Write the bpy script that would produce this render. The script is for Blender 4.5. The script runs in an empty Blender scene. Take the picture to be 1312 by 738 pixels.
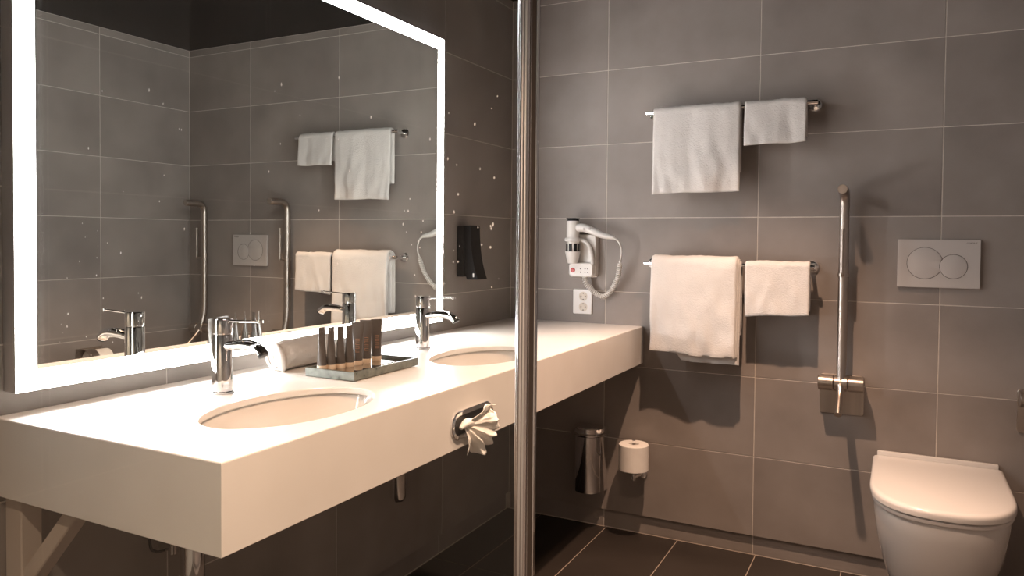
import bpy, bmesh, math, random
from mathutils import Vector, Matrix, noise

random.seed(7)
scene = bpy.context.scene
COL = scene.collection
PI = math.pi

# ------------------------------------------------------------------ camera
cam_d = bpy.data.cameras.new('camera')
cam = bpy.data.objects.new('camera', cam_d)
COL.objects.link(cam)
F_PX, PITCH, YAW, ROLL = 969.25, 0.02613, 0.47404, 0.00899
cam_d.sensor_width = 36.0
cam_d.lens = 36.0 * F_PX / 1312.0
cam_d.shift_y = -36.5 / 1312.0
cam_d.clip_start = 0.02
fw = Vector((-math.sin(YAW)*math.cos(PITCH), math.cos(YAW)*math.cos(PITCH), -math.sin(PITCH)))
rt = Vector((math.cos(YAW), math.sin(YAW), 0))
up = rt.cross(fw)
rt2 = rt*math.cos(ROLL) + up*math.sin(ROLL)
up2 = -rt*math.sin(ROLL) + up*math.cos(ROLL)
M = Matrix((rt2, up2, -fw)).transposed().to_4x4()
M.translation = Vector((1.5248, -2.9613, 1.1964))
cam.matrix_world = M
scene.camera = cam

# ------------------------------------------------------------------ world and exposure
world = bpy.data.worlds.new('world')
scene.world = world
world.use_nodes = True
world.node_tree.nodes['Background'].inputs[0].default_value = (0.02, 0.018, 0.016, 1)
world.node_tree.nodes['Background'].inputs[1].default_value = 0.3
scene.view_settings.view_transform = 'Standard'
scene.view_settings.look = 'None'
scene.view_settings.gamma = 1
scene.view_settings.use_curve_mapping = False
scene.view_settings.exposure = 0.0

RX, RY, RZ = 2.113, -3.70, 2.235        # room: x 0..RX, y 0..RY, z 0..RZ
WARM = (1.0, 0.655, 0.455)
LED = 50.0                               # mirror band emission
DOWNLIGHTS = [                           # x, y, watts, half angle
    (1.08, -0.75, 212, 43),
    (1.16, -1.92, 225, 50),
    (1.10, -3.15, 190, 55),
]

# ------------------------------------------------------------------ helpers
def link(o, parent=None):
    COL.objects.link(o)
    if parent is not None:
        o.parent = parent
        o.matrix_parent_inverse = parent.matrix_world.inverted() if False else Matrix.Identity(4)
    return o

def empty(name, loc, label, cat, group=None, rz=0):
    o = bpy.data.objects.new(name, None)
    o.empty_display_size = 0.05
    COL.objects.link(o)
    o.location = loc
    o.rotation_euler = (0, 0, rz)
    o['label'] = label
    o['category'] = cat
    if group: o['group'] = group
    return o

def tag(o, label, cat, group=None):
    o['label'] = label
    o['category'] = cat
    if group: o['group'] = group
    return o

def ob(name, bm, mat, parent=None, smooth=True, angle=35, loc=None):
    """bmesh in world (or parent-local if loc None) coordinates -> one object. Meshes under an
    Empty are written in the Empty's local frame."""
    bmesh.ops.remove_doubles(bm, verts=bm.verts, dist=1e-6)
    bmesh.ops.recalc_face_normals(bm, faces=bm.faces)
    me = bpy.data.meshes.new(name)
    bm.to_mesh(me)
    bm.free()
    if mat: me.materials.append(mat)
    if smooth:
        me.polygons.foreach_set('use_smooth', [True]*len(me.polygons))
        try: me.set_sharp_from_angle(angle=math.radians(angle))
        except Exception: pass
    o = bpy.data.objects.new(name, me)
    COL.objects.link(o)
    if loc is not None: o.location = loc
    if parent is not None: o.parent = parent
    return o

def B(): return bmesh.new()

def box(bm, x0, x1, y0, y1, z0, z1, bev=0.0, seg=1):
    b = bmesh.new()
    bmesh.ops.create_cube(b, size=1)
    for v in b.verts:
        v.co = Vector(((x0+x1)/2 + v.co.x*(x1-x0), (y0+y1)/2 + v.co.y*(y1-y0), (z0+z1)/2 + v.co.z*(z1-z0)))
    if bev > 0:
        bmesh.ops.bevel(b, geom=list(b.edges), offset=bev, segments=seg, affect='EDGES', profile=0.5)
    join(bm, b)
    return bm

def join(bm, b, mat=None):
    vm = {}
    for v in b.verts:
        vm[v] = bm.verts.new(mat @ v.co if mat else v.co)
    for f in b.faces:
        try: bm.faces.new([vm[v] for v in f.verts])
        except ValueError: pass
    b.free()

def tube(bm, pts, r, seg=16, caps=True, flat=1.0):
    """swept circle; r number or list; flat scales second axis"""
    pts = [Vector(p) for p in pts]
    n = len(pts)
    rs = r if isinstance(r, (list, tuple)) else [r]*n
    t0 = (pts[1]-pts[0]).normalized()
    ref = Vector((0, 0, 1)) if abs(t0.z) < 0.9 else Vector((1, 0, 0))
    u = t0.cross(ref).normalized()
    rings = []
    for i, p in enumerate(pts):
        t = (pts[min(i+1, n-1)] - pts[max(i-1, 0)]).normalized()
        u = (u - t*u.dot(t)).normalized()
        w = t.cross(u)
        rings.append([bm.verts.new(p + u*math.cos(a)*rs[i] + w*math.sin(a)*rs[i]*flat)
                      for a in [2*PI*k/seg for k in range(seg)]])
    for i in range(n-1):
        for k in range(seg):
            bm.faces.new((rings[i][k], rings[i][(k+1) % seg], rings[i+1][(k+1) % seg], rings[i+1][k]))
    if caps:
        bm.faces.new(rings[0]); bm.faces.new(rings[-1])
    return bm

def lathe(bm, prof, origin=(0, 0, 0), axis='z', seg=32, sx=1.0, sy=1.0):
    """prof list of (r, h)"""
    o = Vector(origin)
    rings = []
    for r, h in prof:
        ring = []
        for k in range(seg):
            a = 2*PI*k/seg
            x, y = r*math.cos(a)*sx, r*math.sin(a)*sy
            if axis == 'z': v = Vector((x, y, h))
            elif axis == 'y': v = Vector((x, h, y))
            else: v = Vector((h, x, y))
            ring.append(bm.verts.new(o+v))
        rings.append(ring)
    for i in range(len(rings)-1):
        for k in range(seg):
            bm.faces.new((rings[i][k], rings[i][(k+1) % seg], rings[i+1][(k+1) % seg], rings[i+1][k]))
    if prof[0][0] > 1e-5: bm.faces.new(rings[0])
    if prof[-1][0] > 1e-5: bm.faces.new(rings[-1])
    return bm

def loft(bm, loops, cap=True):
    rings = [[bm.verts.new(p) for p in l] for l in loops]
    n = len(rings[0])
    for i in range(len(rings)-1):
        for k in range(n):
            bm.faces.new((rings[i][k], rings[i][(k+1) % n], rings[i+1][(k+1) % n], rings[i+1][k]))
    if cap:
        bm.faces.new(rings[0]); bm.faces.new(rings[-1])
    return bm

def rrect(w, h, r, seg=6):
    """rounded rectangle outline, centred, list of (a, b)"""
    out = []
    for cx, cy, a0 in ((w/2-r, h/2-r, 0), (-w/2+r, h/2-r, PI/2), (-w/2+r, -h/2+r, PI), (w/2-r, -h/2+r, 1.5*PI)):
        for k in range(seg+1):
            a = a0 + PI/2*k/seg
            out.append((cx+r*math.cos(a), cy+r*math.sin(a)))
    return out

def bez(p0, p1, p2, p3, n=12):
    p0, p1, p2, p3 = map(Vector, (p0, p1, p2, p3))
    return [p0*(1-t)**3 + p1*3*t*(1-t)**2 + p2*3*t*t*(1-t) + p3*t**3 for t in [i/n for i in range(n+1)]]

def catmull(pts, n=8):
    P = [Vector(p) for p in pts]
    P = [P[0]*2-P[1]] + P + [P[-1]*2-P[-2]]
    out = []
    for i in range(1, len(P)-2):
        for k in range(n):
            t = k/n
            a, b, c, d = P[i-1], P[i], P[i+1], P[i+2]
            out.append(0.5*((2*b)+(c-a)*t+(2*a-5*b+4*c-d)*t*t+(3*b-a-3*c+d)*t**3))
    out.append(P[-2])
    return out

# ------------------------------------------------------------------ materials
def mat(name, col, rough=0.5, metal=0.0, coat=0.0, spec=0.5, **kw):
    m = bpy.data.materials.new(name)
    m.use_nodes = True
    b = m.node_tree.nodes['Principled BSDF']
    b.inputs['Base Color'].default_value = (*col, 1)
    b.inputs['Roughness'].default_value = rough
    b.inputs['Metallic'].default_value = metal
    b.inputs['Coat Weight'].default_value = coat
    b.inputs['Specular IOR Level'].default_value = spec
    for k, v in kw.items():
        b.inputs[k.replace('_', ' ')].default_value = v
    return m

def noisy(m, col_a, col_b, scale, detail=4, bump=0.0, bscale=None, rough=None, per_object=0.0, stretch=None):
    nt = m.node_tree; N = nt.nodes; L = nt.links
    b = N['Principled BSDF']
    tc = N.new('ShaderNodeTexCoord')
    src = tc.outputs['Object']
    if per_object:
        oi = N.new('ShaderNodeObjectInfo')
        sc = N.new('ShaderNodeMath'); sc.operation = 'MULTIPLY'; sc.inputs[1].default_value = 37.0
        L.new(oi.outputs['Random'], sc.inputs[0])
        ad = N.new('ShaderNodeVectorMath'); ad.operation = 'ADD'
        L.new(tc.outputs['Object'], ad.inputs[0]); L.new(sc.outputs[0], ad.inputs[1])
        src = ad.outputs[0]
    if stretch:
        mp = N.new('ShaderNodeMapping'); mp.inputs['Scale'].default_value = stretch
        L.new(src, mp.inputs[0]); src = mp.outputs[0]
    nz = N.new('ShaderNodeTexNoise'); nz.inputs['Scale'].default_value = scale; nz.inputs['Detail'].default_value = detail
    L.new(src, nz.inputs['Vector'])
    rp = N.new('ShaderNodeValToRGB')
    rp.color_ramp.elements[0].position = 0.3; rp.color_ramp.elements[0].color = (*col_a, 1)
    rp.color_ramp.elements[1].position = 0.7; rp.color_ramp.elements[1].color = (*col_b, 1)
    L.new(nz.outputs['Fac'], rp.inputs[0])
    out = rp.outputs[0]
    if per_object:
        hs = N.new('ShaderNodeHueSaturation')
        mr = N.new('ShaderNodeMapRange'); mr.inputs['To Min'].default_value = 1-per_object; mr.inputs['To Max'].default_value = 1+per_object
        L.new(oi.outputs['Random'], mr.inputs['Value']); L.new(mr.outputs[0], hs.inputs['Value'])
        L.new(out, hs.inputs['Color']); out = hs.outputs[0]
    L.new(out, b.inputs['Base Color'])
    if rough:
        r2 = N.new('ShaderNodeMapRange'); r2.inputs['To Min'].default_value = rough[0]; r2.inputs['To Max'].default_value = rough[1]
        L.new(nz.outputs['Fac'], r2.inputs['Value']); L.new(r2.outputs[0], b.inputs['Roughness'])
    if bump:
        n2 = N.new('ShaderNodeTexNoise'); n2.inputs['Scale'].default_value = bscale or scale*10; n2.inputs['Detail'].default_value = 3
        L.new(src, n2.inputs['Vector'])
        bp = N.new('ShaderNodeBump'); bp.inputs['Strength'].default_value = bump; bp.inputs['Distance'].default_value = 0.002
        L.new(n2.outputs['Fac'], bp.inputs['Height']); L.new(bp.outputs[0], b.inputs['Normal'])
    return m

T = mat('wall_tile', (.17, .155, .14), .42, spec=.3)
noisy(T, (.225, .197, .180), (.315, .279, .256), 3.5, 5, bump=.06, bscale=160, rough=(.36, .5), per_object=.05)
GROUT = noisy(mat('grout', (.42, .38, .34), .8), (.52, .47, .42), (.64, .58, .52), 30)
FT = noisy(mat('floor_tile', (.03, .024, .02), .4), (.028, .022, .0185), (.040, .032, .027), 4, 5, bump=.06, bscale=200, rough=(.35, .5), per_object=.06)
FG = mat('floor_grout', (.33, .27, .22), .8)
CEIL = noisy(mat('black_ceiling', (.012, .012, .012), .22, spec=.08), (.004, .004, .004), (.009, .0085, .008), 2, 3, rough=(.12, .25))
COUNTER = noisy(mat('solid_surface', (.80, .76, .70), .3), (.72, .69, .65), (.76, .73, .69), 8, 3, rough=(.26, .34))
BASIN = mat('basin_ceramic', (.70, .65, .595), .12, coat=.5)
CERAMIC = mat('white_ceramic', (.68, .655, .625), .10, coat=.6)
LID = mat('white_lid_plastic', (.68, .65, .62), .22)
CHROME = mat('chrome', (.86, .86, .87), .04, 1.0)
BRUSH = noisy(mat('brushed_steel', (.42, .37, .33), .3, 1.0), (.40, .355, .32), (.48, .43, .385), 40, 3, stretch=(1, 1, .05), rough=(.28, .38))
STEEL = mat('satin_aluminium', (.88, .87, .86), .20, 1.0)
WHITE = mat('white_plastic', (.70, .68, .65), .3)
IVORY = mat('flush_plate_plastic', (.50, .465, .44), .35)
DARKGAP = mat('dark_gap', (.06, .05, .045), .6)
BLACK = mat('black_plastic', (.007, .007, .008), .4, spec=.25)
BLACKS = noisy(mat('black_cloth', (.006, .006, .007), .8, spec=.1), (.004, .004, .005), (.008, .008, .009), 60, 2, bump=.2, bscale=400)
RED = mat('red_switch', (.45, .02, .015), .3)
TOWEL = noisy(mat('terry_towel', (.80, .755, .71), .95), (.62, .59, .56), (.68, .65, .62), 12, 3, bump=1.0, bscale=230)
PAPER = noisy(mat('tissue_paper', (.86, .82, .77), .9), (.83, .79, .74), (.88, .85, .80), 20, 2, bump=.15, bscale=200)
SLATE = noisy(mat('slate_tray', (.06, .065, .06), .3), (.07, .085, .072), (.20, .215, .19), 45, 5, rough=(.2, .4), bump=.2, bscale=120)
TUBEM = noisy(mat('tube_plastic', (.10, .085, .075), .28), (.085, .072, .064), (.115, .098, .086), 20, 2)
CAPM = mat('tube_cap_plastic', (.78, .62, .46), .35)
INK = mat('tube_lettering', (.34, .19, .12), .5)
DULL = mat('painted_bracket', (.55, .47, .40), .5)
MIRROR = mat('mirror_silver', (.90, .92, .90), .0, 1.0)
HOUSING = mat('mirror_housing', (.55, .54, .53), .35, .8)
RUBBER = mat('dark_cable', (.02, .018, .016), .5)

def emis(name, col, s):
    m = bpy.data.materials.new(name); m.use_nodes = True
    nt = m.node_tree; nt.nodes.clear()
    e = nt.nodes.new('ShaderNodeEmission'); e.inputs[0].default_value = (*col, 1); e.inputs[1].default_value = s
    o = nt.nodes.new('ShaderNodeOutputMaterial'); nt.links.new(e.outputs[0], o.inputs[0])
    return m
LEDM = emis('led_band_light', (1.0, .965, .955), LED)
LAMPM = emis('downlight_lens', WARM, 12.0)

def glassmat(name, tint=(.97, .985, .98)):
    m = bpy.data.materials.new(name); m.use_nodes = True
    nt = m.node_tree; N = nt.nodes; N.clear(); L = nt.links
    tr = N.new('ShaderNodeBsdfTransparent'); tr.inputs[0].default_value = (*tint, 1)
    gl = N.new('ShaderNodeBsdfGlossy'); gl.inputs['Roughness'].default_value = 0.0
    lw = N.new('ShaderNodeLayerWeight'); lw.inputs[0].default_value = 0.5
    pw = N.new('ShaderNodeMath'); pw.operation = 'POWER'; pw.inputs[1].default_value = 5
    fr = N.new('ShaderNodeMath'); fr.operation = 'MULTIPLY_ADD'; fr.inputs[1].default_value = .93; fr.inputs[2].default_value = .035
    L.new(lw.outputs['Facing'], pw.inputs[0]); L.new(pw.outputs[0], fr.inputs[0])
    mx = N.new('ShaderNodeMixShader'); o = N.new('ShaderNodeOutputMaterial')
    L.new(fr.outputs[0], mx.inputs[0]); L.new(tr.outputs[0], mx.inputs[1]); L.new(gl.outputs[0], mx.inputs[2])
    L.new(mx.outputs[0], o.inputs[0])
    return m
GLASS = glassmat('clear_glass')
def filmmat(name, a, col):
    m = bpy.data.materials.new(name); m.use_nodes = True
    nt = m.node_tree; N = nt.nodes; N.clear(); L = nt.links
    tr = N.new('ShaderNodeBsdfTransparent')
    tl = N.new('ShaderNodeBsdfTranslucent'); tl.inputs[0].default_value = (*col, 1)
    df = N.new('ShaderNodeBsdfDiffuse'); df.inputs[0].default_value = (*col, 1)
    m1 = N.new('ShaderNodeMixShader'); m1.inputs[0].default_value = .5
    mx = N.new('ShaderNodeMixShader'); mx.inputs[0].default_value = a; o = N.new('ShaderNodeOutputMaterial')
    L.new(df.outputs[0], m1.inputs[1]); L.new(tl.outputs[0], m1.inputs[2])
    L.new(tr.outputs[0], mx.inputs[1]); L.new(m1.outputs[0], mx.inputs[2]); L.new(mx.outputs[0], o.inputs[0])
    return m
SPOTM = filmmat('dried_water_marks', .75, (.9, .88, .86))

# ------------------------------------------------------------------ the room
def structure(name, bm, m, smooth=False):
    o = ob(name, bm, m, smooth=smooth)
    o['kind'] = 'structure'
    return o

GAP = 0.0016      # half a joint
_cache = {}
def piece(name, parent, cx, cy, cz, dx, dy, dz, m, bev=.0007):
    key = (round(dx, 4), round(dy, 4), round(dz, 4), m.name)
    if key not in _cache:
        b = B(); box(b, -dx/2, dx/2, -dy/2, dy/2, -dz/2, dz/2, bev)
        me = bpy.data.meshes.new(name); bmesh.ops.recalc_face_normals(b, faces=b.faces)
        b.to_mesh(me); b.free(); me.materials.append(m); _cache[key] = me
    o = bpy.data.objects.new(name, _cache[key])
    COL.objects.link(o); o.location = (cx, cy, cz); o.parent = parent
    return o

def cuts(lo, hi, origin, step):
    a = [lo, hi]
    k = math.floor((lo-origin)/step)
    while origin + k*step < hi:
        v = origin + k*step
        if lo + .004 < v < hi - .004: a.append(v)
        k += 1
    return sorted(a)

Z0, DZ, DW = 1.2896, .303, .603
BOT = Z0 - 4*DZ                                # lower edge of the wall tiling
zc = cuts(BOT, RZ, Z0, DZ)
SK = .014                                      # plinth stands back this far
def wall(name, axis, side, lo, hi, origin):
    """axis: plane normal axis ('x' or 'y'); side: coordinate of plane and sign of room"""
    plane, sgn = side
    b = B()
    th = .10
    a0, a1 = (plane - sgn*.0012, plane - sgn*th)
    s0, s1 = (plane - sgn*(SK+.0012), plane - sgn*th)
    if axis == 'x':
        box(b, min(a0, a1), max(a0, a1), lo-.02, hi+.02, BOT, RZ+.1)
        box(b, min(s0, s1), max(s0, s1), lo-.02, hi+.02, -.1, BOT)
    else:
        box(b, lo-.02, hi+.02, min(a0, a1), max(a0, a1), BOT, RZ+.1)
        box(b, lo-.02, hi+.02, min(s0, s1), max(s0, s1), -.1, BOT)
    w = structure(name, b, GROUT)
    cc = cuts(lo, hi, origin, DW)
    D = .006
    for i in range(len(cc)-1):
        u0, u1 = cc[i]+GAP, cc[i+1]-GAP
        for j in range(len(zc)-1):
            v0, v1 = zc[j]+(GAP if j else 0), zc[j+1]-GAP
            if axis == 'x': piece('tile', w, plane-sgn*D/2, (u0+u1)/2, (v0+v1)/2, D, u1-u0, v1-v0, T)
            else: piece('tile', w, (u0+u1)/2, plane-sgn*D/2, (v0+v1)/2, u1-u0, D, v1-v0, T)
        v0, v1 = .003, BOT-.001
        p = plane - sgn*SK
        if axis == 'x': piece('plinth_tile', w, p-sgn*D/2, (u0+u1)/2, (v0+v1)/2, D, u1-u0, v1-v0, T)
        else: piece('plinth_tile', w, (u0+u1)/2, p-sgn*D/2, (v0+v1)/2, u1-u0, D, v1-v0, T)
    return w

wall('wall_left', 'x', (0, 1), RY, 0, -.551)
wall('wall_back', 'y', (0, -1), 0, RX, .4418)
wall('wall_right', 'x', (RX, -1), RY, 0, -.534)
b = B(); box(b, -.02, RX+.02, RY-.10, RY, -.1, RZ+.1)
structure('wall_front', b, noisy(mat('pale_plaster', (.6, .57, .53), .7), (.58, .55, .51), (.63, .60, .56), 6, 4, bump=.1, bscale=120))

b = B(); box(b, -.02, RX+.02, RY-.02, .02, -.1, -.0012)
floor = structure('floor', b, FG)
fx = cuts(-.013, RX+.013, .453, .301); fy = cuts(RY-.013, .013, .013-.602, .602)
for i in range(len(fx)-1):
    for j in range(len(fy)-1):
        piece('floor_tile', floor, (fx[i]+fx[i+1])/2, (fy[j]+fy[j+1])/2, -.004, fx[i+1]-fx[i]-.0036, fy[j+1]-fy[j]-.0036, .008, FT)
b = B(); box(b, -.1, RX+.1, RY-.1, .1, RZ+.0005, RZ+.1)
structure('ceiling', b, CEIL)

# downlights: a recessed ring, a glowing lens, and the lamp's own beam
for i, (x, y, watts, ang) in enumerate(DOWNLIGHTS):
    where = ['above the toilet area', 'above the open floor beside the vanity', 'above the shower'][i]
    t = empty('ceiling_downlight', (x, y, RZ), 'round recessed warm downlight in black ceiling ' + where, 'light', 'ceiling downlights')
    b = B(); lathe(b, [(.030, .0), (.030, -.004), (.042, -.004), (.044, 0)], seg=40); ob('trim_ring', b, STEEL, t)
    b = B(); lathe(b, [(.0295, -.0012), (.0295, -.0002)], seg=32); ob('lens', b, LAMPM, t)
    ld = bpy.data.lights.new('downlight_beam', 'SPOT')
    ld.energy = watts; ld.color = WARM if i < 2 else (1.0, .72, .53); ld.spot_size = math.radians(ang*2); ld.spot_blend = 1.0; ld.shadow_soft_size = .018
    lo = bpy.data.objects.new('downlight_beam', ld); COL.objects.link(lo)
    lo.parent = t; lo.location = (0, 0, -.012)

# ------------------------------------------------------------------ led mirror
my0, my1, mz0, mz1, MD, BW = -2.121, -.620, .897, 1.917, .040, .040
t = empty('led_mirror', (0, (my0+my1)/2, mz0), 'large rectangular wall mirror with glowing white border above the vanity', 'mirror')
o_ = Vector(t.location)
def L0(b):                       # shift world mesh into t's local frame
    for v in b.verts: v.co -= o_
    return b
b = B(); box(b, .001, MD-.0006, my0, my1, mz0, mz1); ob('housing', L0(b), HOUSING, t)
b = B(); box(b, MD-.0006, MD, my0+BW, my1-BW, mz0+BW, mz1-BW); ob('mirror_glass', L0(b), MIRROR, t, smooth=False)
b = B()
box(b, MD-.0006, MD, my0, my1, mz0, mz0+BW); box(b, MD-.0006, MD, my0, my1, mz1-BW, mz1)
box(b, MD-.0006, MD, my0, my0+BW, mz0+BW, mz1-BW); box(b, MD-.0006, MD, my1-BW, my1, mz0+BW, mz1-BW)
ob('light_band', L0(b), LEDM, t, smooth=False)

# ------------------------------------------------------------------ vanity counter with two basins
CX, CY, CT, CB = .606, -2.140, .851, .702
SINKS = [(.415, -1.782, .133, .212), (.415, -.985, .133, .212)]
t = empty('vanity_counter', (0, CY, CB), 'long thick white solid surface counter with two sunken oval basins', 'counter')
o_ = Vector(t.location)
b = B()
E_ = []
def loop(pts):
    vs = [b.verts.new(p) for p in pts]
    es = [b.edges.new((vs[i], vs[(i+1) % len(vs)])) for i in range(len(vs))]
    return vs, es
R_ = .0025
outer, eo = loop([(0.0005, CY+R_, CT), (CX-R_, CY+R_, CT), (CX-R_, -.0005, CT), (0.0005, -.0005, CT)])
edges = list(eo); holes = []
for sx_, sy_, ax, ay in SINKS:
    hv, he = loop([(sx_+ax*math.cos(a), sy_+ay*math.sin(a), CT-.0015) for a in [2*PI*k/72 for k in range(72)]])
    edges += he; holes.append((hv, sx_, sy_, ax, ay))
bmesh.ops.triangle_fill(b, use_beauty=True, use_dissolve=False, edges=edges)
for hv, sx_, sy_, ax, ay in holes:
    prev = hv
    for d, g in ((.0035, -.0015), (.014, -.0015), (.016, 0.0)):
        cur = [b.verts.new((sx_+(ax+g)*math.cos(a), sy_+(ay+g)*math.sin(a), CT-d)) for a in [2*PI*k/72 for k in range(72)]]
        for k in range(72): b.faces.new((prev[k], prev[(k+1) % 72], cur[(k+1) % 72], cur[k]))
        prev = cur
# outer skirt with a soft edge
def skirt(off, z): return [(0.0005, CY+off, z), (CX-off, CY+off, z), (CX-off, -.0005, z), (0.0005, -.0005, z)]
prev = outer
for off, z in ((R_*.3, CT-R_*.3), (0, CT-R_), (0, CB+.001), (.001, CB)):
    cur = [b.verts.new(p) for p in skirt(off, z)]
    for k in range(4): b.faces.new((prev[k], prev[(k+1) % 4], cur[(k+1) % 4], cur[k]))
    prev = cur
# underside with cut-outs is closed
b.faces.new(prev)
ob('worktop', L0(b), COUNTER, t, smooth=True, angle=12)
for sx_, sy_, ax, ay in SINKS:
    b = B()
    prof = [(1.035, -.0165), (1.02, -.024), (.985, -.045), (.93, -.075), (.84, -.105), (.68, -.127), (.45, -.136), (.14, -.140), (.10, -.141)]
    inner = [[(sx_+ax*r*math.cos(a), sy_+ay*r*math.sin(a), CT+z) for a in [2*PI*k/64 for k in range(64)]] for r, z in prof]
    outr = [[(sx_+(ax*r+.006)*math.cos(a), sy_+(ay*r+.006)*math.sin(a), CT+z-.005) for a in [2*PI*k/64 for k in range(64)]] for r, z in reversed(prof)]
    loft(b, inner+outr, cap=False)
    ring0 = [(sx_+ax*.10*math.cos(a), sy_+ay*.10*math.sin(a), CT-.1405) for a in [2*PI*k/64 for k in range(64)]]
    b.faces.new([b.verts.new(p) for p in ring0])
    bs = ob('basin', L0(b), BASIN, t, angle=60)
    b = B(); lathe(b, [(.0, .004), (.019, .004), (.0215, .001), (.0215, -.003)], (sx_, sy_, CT-.139), seg=32)
    ob('drain', L0(b), CHROME, bs)

# tissue slot in the fascia
TY, TZ = -1.375, .757
t = empty('tissue_dispenser', (CX, TY, TZ), 'oval chrome tissue slot set in the front of the white counter', 'dispenser')
def oval(w, h, x, n=10):
    r = h/2
    return [(x, p, q) for p, q in rrect(w, h, r*.999, n)]
b = B(); loft(b, [oval(.176, .044, .0005), oval(.176, .044, .0035), oval(.180, .048, .0055), oval(.194, .062, .0055), oval(.200, .068, .003), oval(.200, .068, .0005)], cap=False)
ob('ring', b, CHROME, t)
b = B(); loft(b, [oval(.178, .046, .0004), oval(.178, .046, .0014)]); ob('slot', b, BLACK, t)

# tissue: one crumpled sheet pulled out of the slot
random.seed(11)
b = B()
NU, NV = 90, 22
g = []
D1 = Vector((.62, .785, 0)); D2 = Vector((0, 0, 1)); D3 = D1.cross(D2)
zig = [random.uniform(-.14, .10) for _ in range(24)]
for i in range(NU+1):
    u = i/NU
    th = math.radians(42 - 128*u)
    q = u*22; k0 = int(q); fq = q-k0
    edge = zig[k0]*(1-fq) + zig[min(k0+1, 23)]*fq
    R1 = (.076 + .018*math.sin(u*PI*1.15))*(1+edge)
    row = []
    for j in range(NV+1):
        v = j/NV
        r = .004 + (R1-.004)*v
        pl = .0125*(v**.7)*math.sin(u*2*PI*4.3 + .9*math.sin(v*3)) + .004*math.sin(u*2*PI*10+2*v)*v
        nn = noise.noise_vector(Vector((u*9, v*4, 3.1)))*.007*v
        p = Vector((.010*math.sin(v*PI), -.050, .0)) + D1*r*math.cos(th) + D2*r*math.sin(th) + D3*pl + nn
        p.x = max(p.x, .003 + .002*v)
        row.append(b.verts.new(p))
    g.append(row)
for i in range(NU):
    for j in range(NV):
        b.faces.new((g[i][j], g[i+1][j], g[i+1][j+1], g[i][j+1]))
# the gathered part still in the slot
cl = []
for i in range(13):
    f = i/12
    cl.append(Vector((.003 + .006*math.sin(f*PI), -.066 + .075*f, -.006 + .010*math.sin(f*PI*1.6))))
tube(b, cl, [.004 + .010*math.sin(PI*(i+.5)/13) for i in range(13)], 14, flat=.8)
ts = ob('tissue', b, PAPER, loc=(CX+.004, TY, TZ), angle=25)
sm = ts.modifiers.new('thickness', 'SOLIDIFY'); sm.thickness = .0012
tag(ts, 'crumpled white tissue pulled out of the counter front slot', 'tissue')

# ------------------------------------------------------------------ taps
def tap(x, y, label):
    t = empty('faucet', (x, y, CT), label, 'faucet', 'basin faucets')
    b = B(); lathe(b, [(.0, 0), (.0255, 0), (.0255, .003), (.0225, .0045), (.0225, .128), (.0215, .1295)], seg=40); ob('body', b, CHROME, t)
    b = B(); lathe(b, [(.0205, .1295), (.0205, .1315), (.0225, .1325), (.0228, .163), (.0215, .165), (.0, .165)], seg=40); ob('cartridge_cap', b, CHROME, t)
    b = B()
    path = bez((.012, 0, .104), (.06, 0, .112), (.105, 0, .118), (.122, 0, .094), 18)
    rs = [.0125 + (.0015 if i > 3 else 0) for i in range(19)]
    tube(b, path, rs, seg=24, flat=.85)
    sp = ob('spout', b, CHROME, t, angle=50)
    b = B(); tube(b, [path[-1], path[-1]+Vector((.0025, 0, -.004))], .0115, seg=24); ob('aerator', b, BLACK, sp)
    b = B(); tube(b, [(.012, 0, .160), (.07, 0, .1625), (.116, 0, .1645)], [.0036, .0034, .0034], seg=14, flat=.7)
    lathe(b, [(.0, .0), (.0065, 0), (.0065, .006), (0, .006)], (.114, 0, .161), seg=16)
    ob('lever', b, CHROME, t)
    b = B(); lathe(b, [(.0, 0), (.0028, 0), (.0028, .0006), (0, .0006)], (-.0229, 0, .156), axis='x', seg=14); ob('temperature_mark', b, WHITE, t)
    return t
tap(.187, -1.762, 'chrome faucet of the nearer basin, left of the rolled towel')
tap(.187, -.968, 'chrome faucet of the farther basin, right of the toiletry tray')

# ------------------------------------------------------------------ tray and toiletry tubes
tx0, tx1, ty0, ty1 = .205, .358, -1.517, -1.245
t = empty('tray', ((tx0+tx1)/2, (ty0+ty1)/2, CT), 'dark slate rectangular tray holding toiletry tubes on the counter', 'tray')
hw, hl = (tx1-tx0)/2, (ty1-ty0)/2
b = B()
def rect(a, c, z_): return [(-a, -c, z_), (a, -c, z_), (a, c, z_), (-a, c, z_)]
loft(b, [rect(hw-.001, hl-.001, .0005), rect(hw, hl, .0015), rect(hw, hl, .0205), rect(hw-.0008, hl-.0008, .0213), rect(hw-.0055, hl-.0055, .0213), rect(hw-.006, hl-.006, .0207), rect(hw-.006, hl-.006, .012)])
ob('tray_body', b, SLATE, t, smooth=False)
b = B(); box(b, -hw+.007, hw-.007, -hl+.007, hl-.007, .012, .0135)
ob('glossy_base', b, mat('gloss_black', (.015, .013, .012), .04, coat=1), t, smooth=False)

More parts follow.
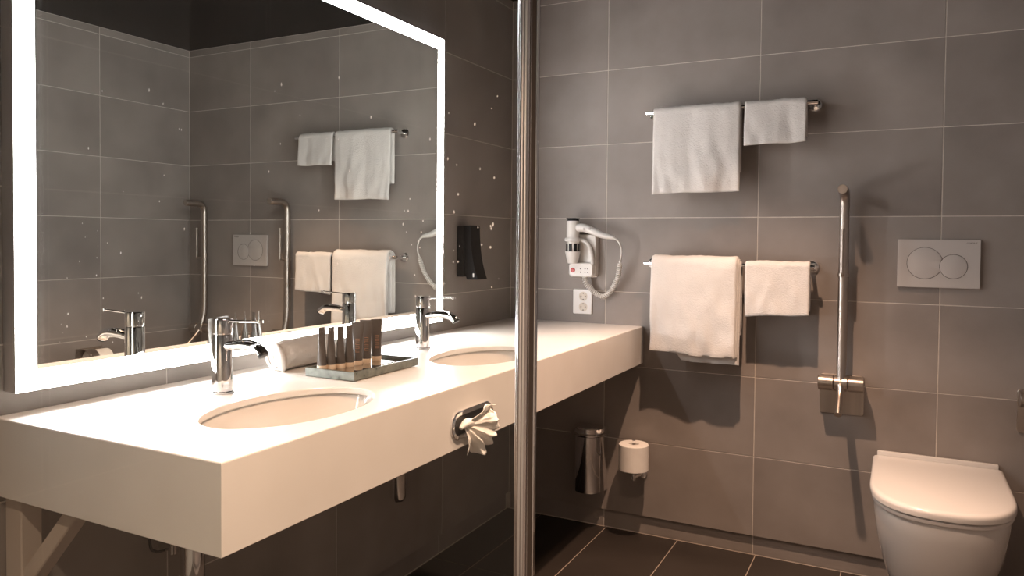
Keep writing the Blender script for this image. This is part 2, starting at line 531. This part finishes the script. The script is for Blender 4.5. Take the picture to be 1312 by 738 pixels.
TB = CT + .0137
def make_tube(h, r, crimp, label, group, loc, rz, letters=True):
    t = empty('toiletry_tube', loc, label, 'tube', group, rz)
    b = B(); lathe(b, [(0, 0), (r*.98, 0), (r, .0012), (r, .011), (r*.97, .0120)], seg=32); ob('cap', b, CAPM, t)
    b = B(); loops = []
    n = 32
    for k in range(15):
        f = k/14
        z = .0122 + f*(h-.0122)
        s = f**1.5
        rx = r*.98*(1-s) + crimp*s
        ry = r*.98*(1-f**1.15) + .0009*f
        loops.append([(rx*math.cos(2*PI*i/n), ry*math.sin(2*PI*i/n), z) for i in range(n)])
    loops.append([(crimp*math.cos(2*PI*i/n), .0009*math.sin(2*PI*i/n), h+.007) for i in range(n)])
    loft(b, loops); body = ob('tube_body', b, TUBEM, t, angle=60)
    if letters:
        b = B()
        for q in range(4):                     # small illegible upright letters
            z = .034 + q*.0095
            yy = -(r*.98*(1-((z-.0122)/(h-.0122))**1.15)) - .0009
            box(b, -.0052, .0052, yy-.0006, yy+.0012, z, z+.0016)
            box(b, -.0052, .0052, yy-.0006, yy+.0012, z+.005, z+.0066)
            box(b, (-.0052, .0036)[q % 2], (-.0036, .0052)[q % 2], yy-.0006, yy+.0012, z, z+.006)
        ob('lettering', b, INK, body, smooth=False)
    return t
look = math.atan2(-2.961+1.45, 1.525-.26) + PI/2     # turn the flat face to the room
small = [(.236, -1.492), (.247, -1.470), (.256, -1.445), (.263, -1.419)]
names = ['first', 'second', 'third', 'fourth']
for i, (x, y) in enumerate(small):
    make_tube(.100, .0125, .0118, 'slim grey toiletry tube with cream cap, ' + names[i] + ' from left on the tray', 'slim tubes on the tray',
              (x, y, TB), look + math.radians(48), letters=False)
big = [(.262, -1.384), (.262, -1.348), (.246, -1.330), (.258, -1.298)]
names = ['first after the slim ones', 'second after the slim ones', 'tucked behind its neighbours', 'rightmost on the tray']
for i, (x, y) in enumerate(big):
    make_tube(.105, .0135, .0158, 'wide dark brown lettered toiletry tube on cream cap, ' + names[i], 'wide tubes on the tray',
              (x, y, TB), look + math.radians((-4, 3, -14, 10)[i]))

# rolled towel behind the tray
t = empty('rolled_towel', (.092, -1.40, CT), 'small white rolled towel lying against the mirror behind the tray', 'towel')
b = B()
n, m_ = 56, 26
loops = []
for j in range(m_+1):
    f = j/m_
    y = -.098 + .196*f
    lo = []
    for i in range(n):
        a = 2*PI*i/n
        r = .039*(1 + .05*math.sin(3*a+f*4)) + .004*noise.noise(Vector((math.cos(a)*2, math.sin(a)*2, f*6)))
        r *= 1 - .25*max(0, (abs(f-.5)-.44)/.06)**2
        if abs(a-5.2) < .12: r -= .005
        lo.append((r*1.05*math.cos(a), y + .004*noise.noise(Vector((a, f, 2))), max(.0008, .038 + r*math.sin(a))))
    loops.append(lo)
loft(b, loops); ob('roll', b, TOWEL, t, angle=70)
b = B()                                             # spiral end and loose corner
sp = []
for k in range(90):
    a = k*.2; r = .004 + .030*k/90
    sp.append((r*math.cos(a), -.102 - .004*math.sin(k*.11), .037 + r*math.sin(a)))
tube(b, sp, .0042, seg=8)
sp = [(-.01, -.10, .064), (.012, -.112, .060), (.030, -.118, .040), (.030, -.112, .016), (.018, -.100, .008)]
tube(b, catmull(sp, 6), [.006+.006*math.sin(PI*k/24) for k in range(25)], seg=10, flat=1.4)
ob('rolled_end', b, TOWEL, t, angle=80)

# ------------------------------------------------------------------ under the counter
t = empty('counter_bracket', (0, -2.10, .15), 'pale painted steel bracket with diagonal brace under the near end of the counter', 'bracket')
b = B(); box(b, .001, .052, -.020, .020, 0, CB-.15-.001, .002); ob('upright', b, DULL, t, smooth=False)
b = B()
bb = B(); box(bb, -.016, .016, -.016, .016, 0, .26, .002)
join(b, bb, Matrix.Translation((.020, 0, .355)) @ Matrix.Rotation(math.radians(43), 4, 'Y'))
for v in b.verts: v.co.z = min(v.co.z, CB-.15-.001)
ob('diagonal_brace', b, DULL, t, smooth=False)

def trap(y, label, long=True):
    t = empty('basin_waste_trap', (.125, y, .36), label, 'pipe', 'waste traps under the basins')
    h = CB - .36 - .001
    b = B(); lathe(b, [(0, .012), (.018, .008), (.0265, .022), (.0265, .165), (.022, .170), (0, .170)] if not long else
                   [(0, -.20), (.0255, -.20), (.0265, -.19), (.0265, .15), (.024, .16), (.0, .16)], seg=32); ob('trap_cup', b, CHROME, t)
    b = B(); tube(b, [(0, 0, .155), (0, 0, h)], .016, 20); ob('tailpipe', b, CHROME, t)
    b = B(); zz = -.10 if long else .13; tube(b, [(0, 0, zz), (-.123, 0, zz)], .014, 16); ob('wall_pipe', b, CHROME, t)
    return t
trap(-1.79, 'chrome waste pipe under the nearer basin, beside the bracket')
trap(-1.01, 'short chrome waste trap under the farther basin', long=False)
t = empty('stop_valve', (.0, -1.775, .475), 'small dark stop valve with looping cable under the nearer basin', 'valve')
b = B(); tube(b, [(.001, 0, 0), (.045, 0, 0)], .008, 14); tube(b, [(.040, 0, -.012), (.040, 0, .022)], .009, 14); ob('valve_body', b, CHROME, t)
b = B(); tube(b, catmull([(.02, -.045, .18), (.02, -.045, .03), (.02, -.030, .0), (.024, -.008, -.004)], 8), .0032, 10); ob('cable', b, RUBBER, t)

# ------------------------------------------------------------------ towel rails
def rail(x0, x1, z, label):
    yb = -.078
    t = empty('towel_rail', ((x0+x1)/2, 0, z), label, 'towel rail', 'chrome towel rails')
    h = (x1-x0)/2
    b = B(); tube(b, [(-h, yb, 0), (-h+.002, yb, 0), (h-.002, yb, 0), (h, yb, 0)], [.0082, .009, .009, .0082], 24); ob('bar', b, CHROME, t)
    for s in (-1, 1):
        x = s*(h-.016)
        b = B(); tube(b, [(x, yb, 0), (x, -.004, 0)], .0065, 16); p = ob('post', b, CHROME, t)
        b = B(); lathe(b, [(0, -.0005), (.023, -.0005), (.023, -.006), (.019, -.011), (.010, -.013), (.0, -.013)], (x, 0, 0), axis='y', seg=32); ob('wall_flange', b, CHROME, p)
    return t
RZ1, RZ2 = 1.694, 1.108
rail(.631, 1.256, RZ1, 'chrome towel rail high on the back wall')
rail(.629, 1.256, RZ2, 'chrome towel rail above toilet roll height, lower of the two')

def towel(name, x0, x1, zb, front, back, th, seed, label, group, layers=1, wr=.004, rise=(0, 0), flap=None, yb=-.078):
    t = None
    b = B()
    xc = (x0+x1)/2
    for L_ in range(layers):
        r0 = .0095 + th*(layers-1-L_) + .0005            # inner radius of this layer
        f_len = front + (0 if L_ == 0 else -.004*L_)
        xa, xb_ = x0-xc + .002*L_, x1-xc + (.006*L_ if layers > 1 else 0)
        nx, ns, na = 46, 44, 12
        prof = []
        # centre line from front hem up, over the bar, down to the back hem: (y, z, ny, nz, s)
        rc = r0 + th/2
        for k in range(ns): prof.append((-rc, -f_len*(1-k/ns), -1, 0, 1-k/ns))
        for k in range(na+1):
            a = PI - PI*k/na
            prof.append((rc*math.cos(a), rc*math.sin(a), math.cos(a), math.sin(a), 0))
        nb = 24
        for k in range(1, nb+1): prof.append((rc, -back*k/nb, 1, 0, -k/nb))
        rings = []
        for i in range(nx+1):
            f = i/nx
            x = xa + (xb_-xa)*f
            ring = []
            N_ = len(prof)
            edge = min(f, 1-f)
            e = math.sqrt(max(0, 1-(1-min(1, edge/.03))**2))     # rounded side edges
            th_ = th*(.35+.65*e)
            for side in (1, -1):
                seq = range(N_) if side == 1 else range(N_-1, -1, -1)
                for k in seq:
                    y, z, ny, nz, s = prof[k]
                    endf = min(k, N_-1-k)
                    tt = th_/2*(math.sqrt(max(0, 1-(1-min(1, (endf+.4)/3))**2)))
                    yy = y + ny*tt*side; zz = z + nz*tt*side
                    p = Vector((x*6+seed, zz*3, seed*1.7 + L_))
                    hang = abs(s)
                    w = wr*(noise.noise(Vector((x*11+seed, zz*3.4, seed)))*1.0 + .45*noise.noise(Vector((x*30, zz*14, seed+5))))*(.35+hang*.9)
                    if s > 0: yy += w - wr*.5*hang
                    elif s == 0: zz += .0035*noise.noise(Vector((x*14, y*20, seed+9))) + .002*noise.noise(Vector((x*50, 0, seed)))
                    xx = x + .003*noise.noise(Vector((f*2, zz*9, seed+3)))*(hang)
                    if s > 0:
                        zz += (.006*noise.noise(Vector((x*9, 0, seed+7))))*hang
                        zz += (rise[0]*(1-f) + rise[1]*f)*hang
                    if flap and L_ == layers-1 and s > 0 and f > flap[0]:
                        zz -= flap[1]*min(1, (f-flap[0])*14)*hang
                    ring.append(b.verts.new((xx, yy, zz)))
            rings.append(ring)
        n = len(rings[0])
        for i in range(nx):
            for k in range(n):
                b.faces.new((rings[i][k], rings[i][(k+1) % n], rings[i+1][(k+1) % n], rings[i+1][k]))
        for ring in (rings[0], rings[-1]):
            for k in range(n//2-1):
                b.faces.new((ring[k], ring[k+1], ring[n-2-k], ring[n-1-k]))
    o = ob(name, b, TOWEL, angle=80, loc=(xc, yb, zb))
    tag(o, label, 'towel', group)
    return o
G = 'white towels on the rails'
towel('bath_towel', .664, .993, RZ1, .312, .24, .011, 1.3, 'large white towel folded over the upper rail', G, 1, .013, (-.004, 0))
towel('hand_towel', 1.007, 1.221, RZ1, .145, .12, .010, 4.1, 'small white hand towel at right of the upper rail', G, 1, .010, (.0, .006))
towel('bath_towel', .668, .992, RZ2, .345, .26, .0085, 7.7, 'large thick folded white towel on the lower rail, loose flap below', G, 3, .011, (.008, .004), (.27, .034))
towel('hand_towel', 1.018, 1.242, RZ2, .185, .16, .010, 9.2, 'small white hand towel at right of the lower rail', G, 1, .009, (0, .014))

# ------------------------------------------------------------------ fold-up support rails
def grab(x, label):
    t = empty('grab_bar', (x, 0, .58), label, 'grab bar', 'fold-up grab bars')
    z = lambda v: v-.58
    b = B(); loft(b, [[(p, yy, q+z(.650)) for p, q in rrect(.146, .142, .010)] for yy in (-.0005, -.005)] + [[(p*.985, -.0062, q*.985+z(.650)) for p, q in rrect(.146, .142, .010)]])
    ob('mounting_plate', b, BRUSH, t)
    R = .0165
    path = [(0, -.166, z(.608)), (0, -.130, z(.638)), (0, -.094, z(.670)), (0, -.066, z(.715)), (0, -.048, z(.775)), (0, -.042, z(.83))]
    path = catmull(path, 5) + [Vector((0, -.042, z(1.0))), Vector((0, -.042, z(1.2))), Vector((0, -.042, z(1.30)))]
    path += bez((0, -.042, z(1.325)), (0, -.042, z(1.362)), (0, -.060, z(1.378)), (0, -.095, z(1.378)), 10) + [Vector((0, -.163, z(1.378))), Vector((0, -.1655, z(1.378)))]
    rs = [R*.72+.0*i for i in range(len(path))]
    n0 = 12
    rs = [R*(.72 if i < n0 else min(1, .72+.28*(i-n0)/8)) for i in range(len(path))]
    rs[-1] = R*.90
    b = B(); tube(b, path, rs, 28); ob('folding_bar', b, BRUSH, t, angle=50)
    for x0, x1 in ((-.074, -.024), (-.022, .022), (.024, .074)):
        b = B(); lathe(b, [(0, x0), (.0245, x0), (.0262, x0+.0015), (.0262, x1-.0015), (.0245, x1), (0, x1)], (0, -.060, z(.698)), axis='x', seg=36)
        if x0 != -.022: box(b, x0+.004, x1-.004, -.050, -.006, z(.684), z(.720), .002)
        ob('hinge_barrel', b, BRUSH, t)
    b = B(); tube(b, catmull([(-.001, -.052, z(1.083)), (-.001, -.080, z(1.083)), (-.001, -.094, z(1.087)), (-.001, -.094, z(1.105)), (-.001, -.094, z(1.18)), (-.001, -.094, z(1.243))], 6), .005, 14)
    lathe(b, [(0, 0), (.0075, 0), (.0075, .003), (0, .003)], (-.001, -.094, z(1.242)), seg=16)
    lathe(b, [(.0172, 0), (.0195, .001), (.0195, .013), (.0172, .014)], (0, -.042, z(1.076)), seg=28)
    ob('paper_holder_rod', b, BRUSH, t)
    return t
grab(1.347, 'brushed steel fold-up grab bar between the lower towels and flush plate')
grab(1.949, 'brushed steel fold-up grab bar right of the toilet, seen whole in the mirror')

# ------------------------------------------------------------------ flush plate
t = empty('flush_plate', (1.640, 0, 1.128), 'pale rectangular flush plate with two round buttons above the toilet', 'flush plate')
b = B(); loft(b, [[(p, yy, q) for p, q in rrect(.246*s, .164*s, .003)] for yy, s in ((-.0005, .985), (-.006, .99), (-.0095, 1.0), (-.0118, 1.0), (-.0125, .995))])
ob('plate', b, IVORY, t, angle=30)
for cx, cz, r in ((-.040, .001, .0535), (.0455, -.009, .0405)):
    ring = B(); lathe(ring, [(r, -.0124), (r, -.0131), (r+.0012, -.0131), (r+.0012, -.0124)], (cx, 0, cz), axis='y', seg=64)
    if r > .05:
        keep = [f for f in ring.faces if (f.calc_center_median().x-.0455)**2+(f.calc_center_median().z+.009)**2 < .0403**2]
        bmesh.ops.delete(ring, geom=keep, context='FACES')
    bt = ob('button_groove', ring, DARKGAP, t, smooth=False)
    b = B(); lathe(b, [(0, -.0133), (r-.002, -.0133), (r-.0004, -.0128), (r-.0004, -.0122)], (cx, 0, cz), axis='y', seg=64)
    if r > .05:
        kill = [v for v in b.verts if (v.co.x-.0455)**2+(v.co.z+.009)**2 < .0418**2 and v.co.x > cx+.02]
        for v in kill:                                  # bite where the small button overlaps
            d = Vector((v.co.x-.0455, 0, v.co.z+.009)); d.normalize()
            v.co.x = .0455 + d.x*.0418; v.co.z = -.009 + d.z*.0418
    ob('button', b, IVORY, t, angle=30)
fc = bpy.data.curves.new('lettering', 'FONT'); fc.body = 'GEBERIT'; fc.size = .0075; fc.extrude = .0002; fc.align_x = 'CENTER'; fc.align_y = 'CENTER'; fc.space_character = 1.15
tmp = bpy.data.objects.new('tmp', fc); COL.objects.link(tmp)
dg = bpy.context.evaluated_depsgraph_get()
me = bpy.data.meshes.new_from_object(tmp.evaluated_get(dg))
bpy.data.objects.remove(tmp)
me.materials.clear(); me.materials.append(DARKGAP)
fo = bpy.data.objects.new('lettering', me); COL.objects.link(fo); fo.parent = t
fo.rotation_euler = (PI/2, 0, 0); fo.location = (.098, -.0127, .070)

# ------------------------------------------------------------------ toilet
def dshape(w, L, z, cx=0, n=28, e=2.4, y0=-.012, sf=.55):
    """straight back, straight flanks, rounded front"""
    pts = [(cx-w, y0, z), (cx-w, y0-L*sf*.5, z)]
    for k in range(n+1):
        a = PI*k/n
        c, s = math.cos(a), math.sin(a)
        px = -w*(abs(c)**(2/e))*(1 if c > 0 else -1)
        py = y0 - L*sf - L*(1-sf)*(abs(s)**(2/e))
        pts.append((cx+px, py, z))
    pts += [(cx+w, y0-L*sf*.5, z), (cx+w, y0, z)]
    return pts
t = empty('toilet', (1.648, 0, .07), 'white wall-hung toilet with closed lid below the flush plate', 'toilet')
z = lambda v: v-.07
b = B()
lv = [(.075, .10, .34, 2.2), (.09, .118, .375, 2.2), (.13, .138, .425, 2.3), (.20, .156, .475, 2.35), (.28, .172, .515, 2.4), (.35, .181, .538, 2.4), (.395, .184, .545, 2.4), (.405, .181, .541, 2.4)]
loft(b, [dshape(w, L, z(h), e=e, y0=-.002) for h, w, L, e in lv]); ob('bowl', b, CERAMIC, t, angle=50)
b = B()
loft(b, [dshape(w, L, z(h), e=2.4, y0=-.022) for h, w, L in ((.4085, .186, .531), (.410, .189, .535), (.419, .190, .537), (.4215, .188, .534))]); ob('seat', b, LID, t, angle=50)
b = B()
loft(b, [dshape(w, L, z(h), e=2.4, y0=-.022) for h, w, L in ((.4245, .190, .537), (.4265, .1935, .542), (.438, .194, .543), (.4455, .1925, .541), (.4495, .188, .536), (.4515, .180, .526))]); ob('lid', b, LID, t, angle=60)
b = B(); box(b, -.181, .181, -.0205, -.001, z(.400), z(.466), .004, 2); ob('hinge_cover', b, LID, t)

# ------------------------------------------------------------------ toilet rolls
t = empty('toilet_roll_holder', (.598, 0, .30), 'chrome wall holder for the toilet roll under the lower towels', 'holder')
b = B(); lathe(b, [(0, -.0005), (.022, -.0005), (.022, -.006), (.016, -.010), (0, -.011)], (.012, 0, -.045), axis='y', seg=28); ob('wall_flange', b, CHROME, t)
b = B(); tube(b, catmull([(.012, -.006, -.045), (.008, -.04, -.045), (0, -.078, -.045), (0, -.084, -.045)], 5), .007, 14)
tube(b, [(0, -.080, -.056), (0, -.080, .108)], .007, 16); ob('arm', b, CHROME, t)
def roll(bm, r, h):
    lathe(bm, [(.020, .001), (.020, h-.001), (.021, h), (r-.003, h), (r, h-.003), (r, .003), (r-.003, 0), (.021, 0), (.020, .001)], seg=48)
b = B(); roll(b, .059, .104)
o = ob('toilet_roll', b, PAPER, loc=(.598, -.080, .287)); tag(o, 'full white toilet roll standing upright on the back wall holder', 'toilet roll')

t = empty('covered_roll_holder', (RX, -.60, .585), 'steel curved cover over a paper roll on the right wall, seen in the mirror', 'holder')
b = B(); box(b, -.006, -.0005, -.068, .068, -.03, .06, .002); ob('back_plate', b, BRUSH, t)
b = B()
arc = lambda r, y: [(-.062 + r*math.cos(a), y, r*math.sin(a)) for a in [math.radians(20+130*k/16) for k in range(17)]]
o1 = arc(.062, -.070); o2 = arc(.0605, -.070)
loft(b, [o1+o2[::-1], arc(.062, -.020)+arc(.0605, -.020)[::-1]]); ob('cover', b, BRUSH, t)
b = B(); bb = B(); roll(bb, .056, .10); join(b, bb, Matrix.Translation((-.062, .062, 0)) @ Matrix.Rotation(PI/2, 4, 'X'))
for v in b.verts: v.co.y += -.004
o = ob('toilet_roll', b, PAPER, loc=(RX, -.60, .585)); tag(o, 'white toilet roll on the right wall, its top seen low in the mirror', 'toilet roll')

# ------------------------------------------------------------------ wall bin
t = empty('waste_bin', (.395, 0, .165), 'chrome wall-mounted waste bin with lid in the shadow under the counter', 'bin')
def halfround(w, d, z, n=24, y0=-.003):
    return [(-w, y0, z), (-w, y0-d*.35, z)] + [(-w*math.cos(PI*k/n), y0-d*.35-d*.65*math.sin(PI*k/n), z) for k in range(1, n)] + [(w, y0-d*.35, z), (w, y0, z)]
b = B(); loft(b, [halfround(.064, .102, 0), halfround(.066, .104, .003), halfround(.066, .104, .230)]); ob('bin_body', b, CHROME, t, angle=40)
b = B(); loft(b, [halfround(.073, .112, .234), halfround(.075, .114, .237), halfround(.075, .114, .241), halfround(.068, .106, .245), halfround(.068, .106, .262), halfround(.064, .102, .266)]); ob('bin_lid', b, CHROME, t, angle=40)

# ------------------------------------------------------------------ wall socket
t = empty('wall_socket', (.343, 0, .940), 'white double wall socket below the hair dryer', 'socket')
b = B(); loft(b, [[(p*s, yy, q*s) for p, q in rrect(.084, .104, .004)] for yy, s in ((-.0005, 1), (-.007, 1), (-.009, .97))]); ob('cover', b, WHITE, t, angle=40)
for dz in (.022, -.022):
    b = B(); lathe(b, [(.0195, -.0088), (.0190, -.0098), (.0175, -.0098), (.0165, -.0092), (.0, -.0092)], (.004, 0, dz), axis='y', seg=32); s_ = ob('outlet', b, mat('outlet_ivory', (.66, .60, .52), .35), t)
    for px, pz in ((-.0095, 0), (.0095, 0), (0, .013), (0, -.013)):
        b = B(); lathe(b, [(0, -.0093), (.0024, -.0093), (.0024, -.0097), (0, -.0097)], (.004+px, 0, dz+pz), axis='y', seg=12); ob('pin_hole', b, BLACK, s_)

# ------------------------------------------------------------------ hair dryer holder and dryer
t = empty('dryer_holder', (.352, 0, 1.045), 'white wall-mounted hair dryer base with red switch above the socket', 'dryer base')
b = B()
def ro(w, h, r, cx, cz, yy): return [(cx+p, yy, cz+q) for p, q in rrect(w, h, r)]
loft(b, [ro(.108, .178, .012, .004, .088, -.0005), ro(.108, .178, .012, .004, .088, -.028), ro(.102, .172, .012, .004, .088, -.032)])
ob('back_box', b, WHITE, t, angle=40)
b = B()
loft(b, [ro(.108, .060, .016, .000, .030, -.026), ro(.108, .060, .016, .000, .030, -.050), ro(.100, .052, .014, .000, .030, -.055)])
ob('switch_box', b, WHITE, t, angle=40)
b = B()                                              # curved web
pts = [Vector((.050, -.042, .055)), Vector((.046, -.045, .095)), Vector((.034, -.048, .130)), Vector((.012, -.052, .150)), Vector((-.012, -.055, .158))]
tube(b, catmull(pts, 5), [.011]*21, 12, flat=.7); ob('curved_arm', b, WHITE, t)
b = B(); lathe(b, [(.028, .146), (.034, .148), (.034, .158), (.030, .162), (.028, .160)], (-.030, -.068, 0), seg=36)
ob('cradle_ring', b, WHITE, t, angle=50)
b = B(); lathe(b, [(.020, .056), (.026, .075), (.032, .106), (.030, .106), (.024, .075), (.018, .058)], (-.030, -.068, 0), seg=36)
ob('cradle_cup', b, WHITE, t, angle=50)
b = B(); lathe(b, [(0, -.0552), (.0095, -.0552), (.0088, -.0600), (0, -.0610)], (-.034, 0, .028), axis='y', seg=24); ob('power_switch', b, RED, t)
for px in (0.0, .020, .032):
    for pz in (.020, .034):
        b = B(); lathe(b, [(0, -.0552), (.0026, -.0552), (.0026, -.0560), (0, -.0560)], (px, 0, pz), axis='y', seg=12); ob('socket_hole', b, DARKGAP, t)

t = empty('hair_dryer', (.322, -.068, 1.12), 'white hair dryer hanging in its holder with coiled cord', 'hair dryer')
# local: z 0 = 1.12
b = B(); lathe(b, [(.017, .012), (.020, .02), (.0245, .038), (.0265, .070), (.0265, .150), (.0255, .156)], seg=36); ob('barrel', b, WHITE, t, angle=50)
b = B(); lathe(b, [(.0, .165), (.022, .165), (.0245, .162), (.0245, .156), (.0, .156)], seg=36)
for k in range(7): box(b, -.021, .021, -.021+k*.007-.0012, -.021+k*.007+.0012, .165, .168)
ob('air_grille', b, BLACK, t, angle=40)
b = B()
for k in range(8):
    a = 2*PI*k/8
    bb = B(); box(bb, -.0070, .0070, -.0015, .0015, -.017, .017, .0008)
    join(b, bb, Matrix.Rotation(a, 4, 'Z') @ Matrix.Translation((0, -.0262, .046)) )
ob('vent_slot', b, BLACK, t, smooth=False)
b = B()
hp = catmull([(.020, 0, .128), (.050, 0, .127), (.085, -.002, .115), (.125, -.002, .099), (.155, 0, .092), (.178, 0, .088)], 5)
tube(b, hp, [.0205 - .0125*(i/25)**1.8 for i in range(len(hp))], 24, flat=.85); hd = ob('handle', b, WHITE, t, angle=50)
b = B()
for q in (-.004, .008): box(b, .060+q*2, .068+q*2, -.021, -.016, .118, .128, .0015)
ob('speed_button', b, IVORY, hd)
b = B()
c1 = catmull([(.176, 0, .088), (.196, .002, .074), (.208, .004, .045), (.208, .006, .015), (.202, .010, -.004)], 7)
tube(b, c1, [.0048 - .0018*min(1, i/14) for i in range(len(c1))], 10)
c2 = catmull([(.202, .010, -.004), (.197, .016, -.035), (.186, .026, -.075), (.165, .036, -.115), (.140, .042, -.143), (.115, .044, -.154), (.088, .040, -.142), (.062, .032, -.118), (.048, .026, -.098), (.044, .024, -.072)], 16)
# helix round c2
dense = []
for i in range(len(c2)-1):
    for k in range(9): dense.append(c2[i].lerp(c2[i+1], k/9))
u = Vector((0, 1, 0)); hx = []
acc = 0
for i in range(len(dense)-1):
    tt = (dense[i+1]-dense[i]); acc += tt.length; tt.normalize()
    u = (u - tt*u.dot(tt)).normalized(); w = tt.cross(u)
    env = min(1, acc/.02)
    a = acc/.0085*2*PI
    hx.append(dense[i] + (u*math.cos(a) + w*math.sin(a))*.0080*env)
tube(b, hx, .0032, 7)
ob('coiled_cord', b, WHITE, t, angle=80)

# ------------------------------------------------------------------ black holder on the mirror wall
t = empty('black_wall_pouch', (0, -.42, 1.04), 'matt black wall-hung pouch flaring outwards at the bottom, right of the mirror', 'pouch')
b = B(); box(b, .0005, .030, -.040, .030, .012, .208, .003); ob('back_holder', b, BLACK, t)
b = B()
out = [(.030, .208), (.058, .210)] + [tuple(Vector((p.x, p.z))) for p in bez((.060, 0, .200), (.062, 0, .12), (.070, 0, .06), (.094, 0, .003), 10)] + [(.045, .002), (.036, .03)]
loft(b, [[(x, y, z_) for x, z_ in out] for y in (-.036, -.0345, .0345, .036)]); ob('pouch', b, BLACKS, t, angle=30)
b = B(); box(b, .072, .077, -.0372, -.0362, .012, .026); ob('label_tab', b, WHITE, t, smooth=False)

# ------------------------------------------------------------------ shower screen with its post
GY = -2.20
t = empty('shower_screen', (.565, GY, 0), 'clear glass shower screen with ribbed chrome post in front of the vanity', 'shower screen')
b = B(); box(b, -.563, .5765, -.004, .004, .012, RZ-.03, .0008); ob('glass_pane', b, GLASS, t, smooth=False)
px = 1.1502-.565
b = B()
prof = []
for k in range(60):
    a = 2*PI*k/60
    r = .0083 + .0010*abs(math.cos(a*4+.4))**.5
    prof.append((px + r*math.cos(a), r*1.15*math.sin(a)))
loft(b, [[(x, y, zz) for x, y in prof] for zz in (.002, RZ-.002)]); ob('post', b, STEEL, t, angle=25)
b = B(); box(b, px+.0080, px+.0142, -.004, .006, .002, RZ-.002, .0012, 2); ob('seal_strip', b, mat('brown_seal', (.045, .032, .025), .45), t, smooth=False)
b = B(); box(b, px+.0142, px+.0162, -.005, .0, .002, RZ-.002, .0004, 1); ob('edge_strip', b, CHROME, t, smooth=False)
b = B(); box(b, -.563, .566, -.009, .009, .0005, .013, .001); ob('sill', b, STEEL, t, smooth=False)
# dried water marks on the glass
random.seed(5)
b = B()
def blob(x, z_, rx, rz, y=-.0044):
    n = 9
    c = b.verts.new((x, y-.0006, z_))
    rg = [b.verts.new((x+rx*math.cos(2*PI*k/n)*random.uniform(.7, 1.1), y, z_+rz*math.sin(2*PI*k/n)*random.uniform(.7, 1.1))) for k in range(n)]
    for k in range(n): b.faces.new((c, rg[k], rg[(k+1) % n]))
for cnt, x0, x1, z0_, z1_ in ((26, .30, .52, .98, 1.22), (40, .98, 1.12, 1.12, 1.36), (16, .70, .98, 1.15, 1.42), (10, .38, .62, 1.2, 1.45)):
    for _ in range(cnt):
        s_ = random.uniform(.0005, .0013)
        blob(random.uniform(x0, x1)-.565, random.uniform(z0_, z1_), s_, s_*random.uniform(1, 2.4))
wm = ob('water_marks', b, SPOTM, t, smooth=False); wm['kind'] = 'stuff'
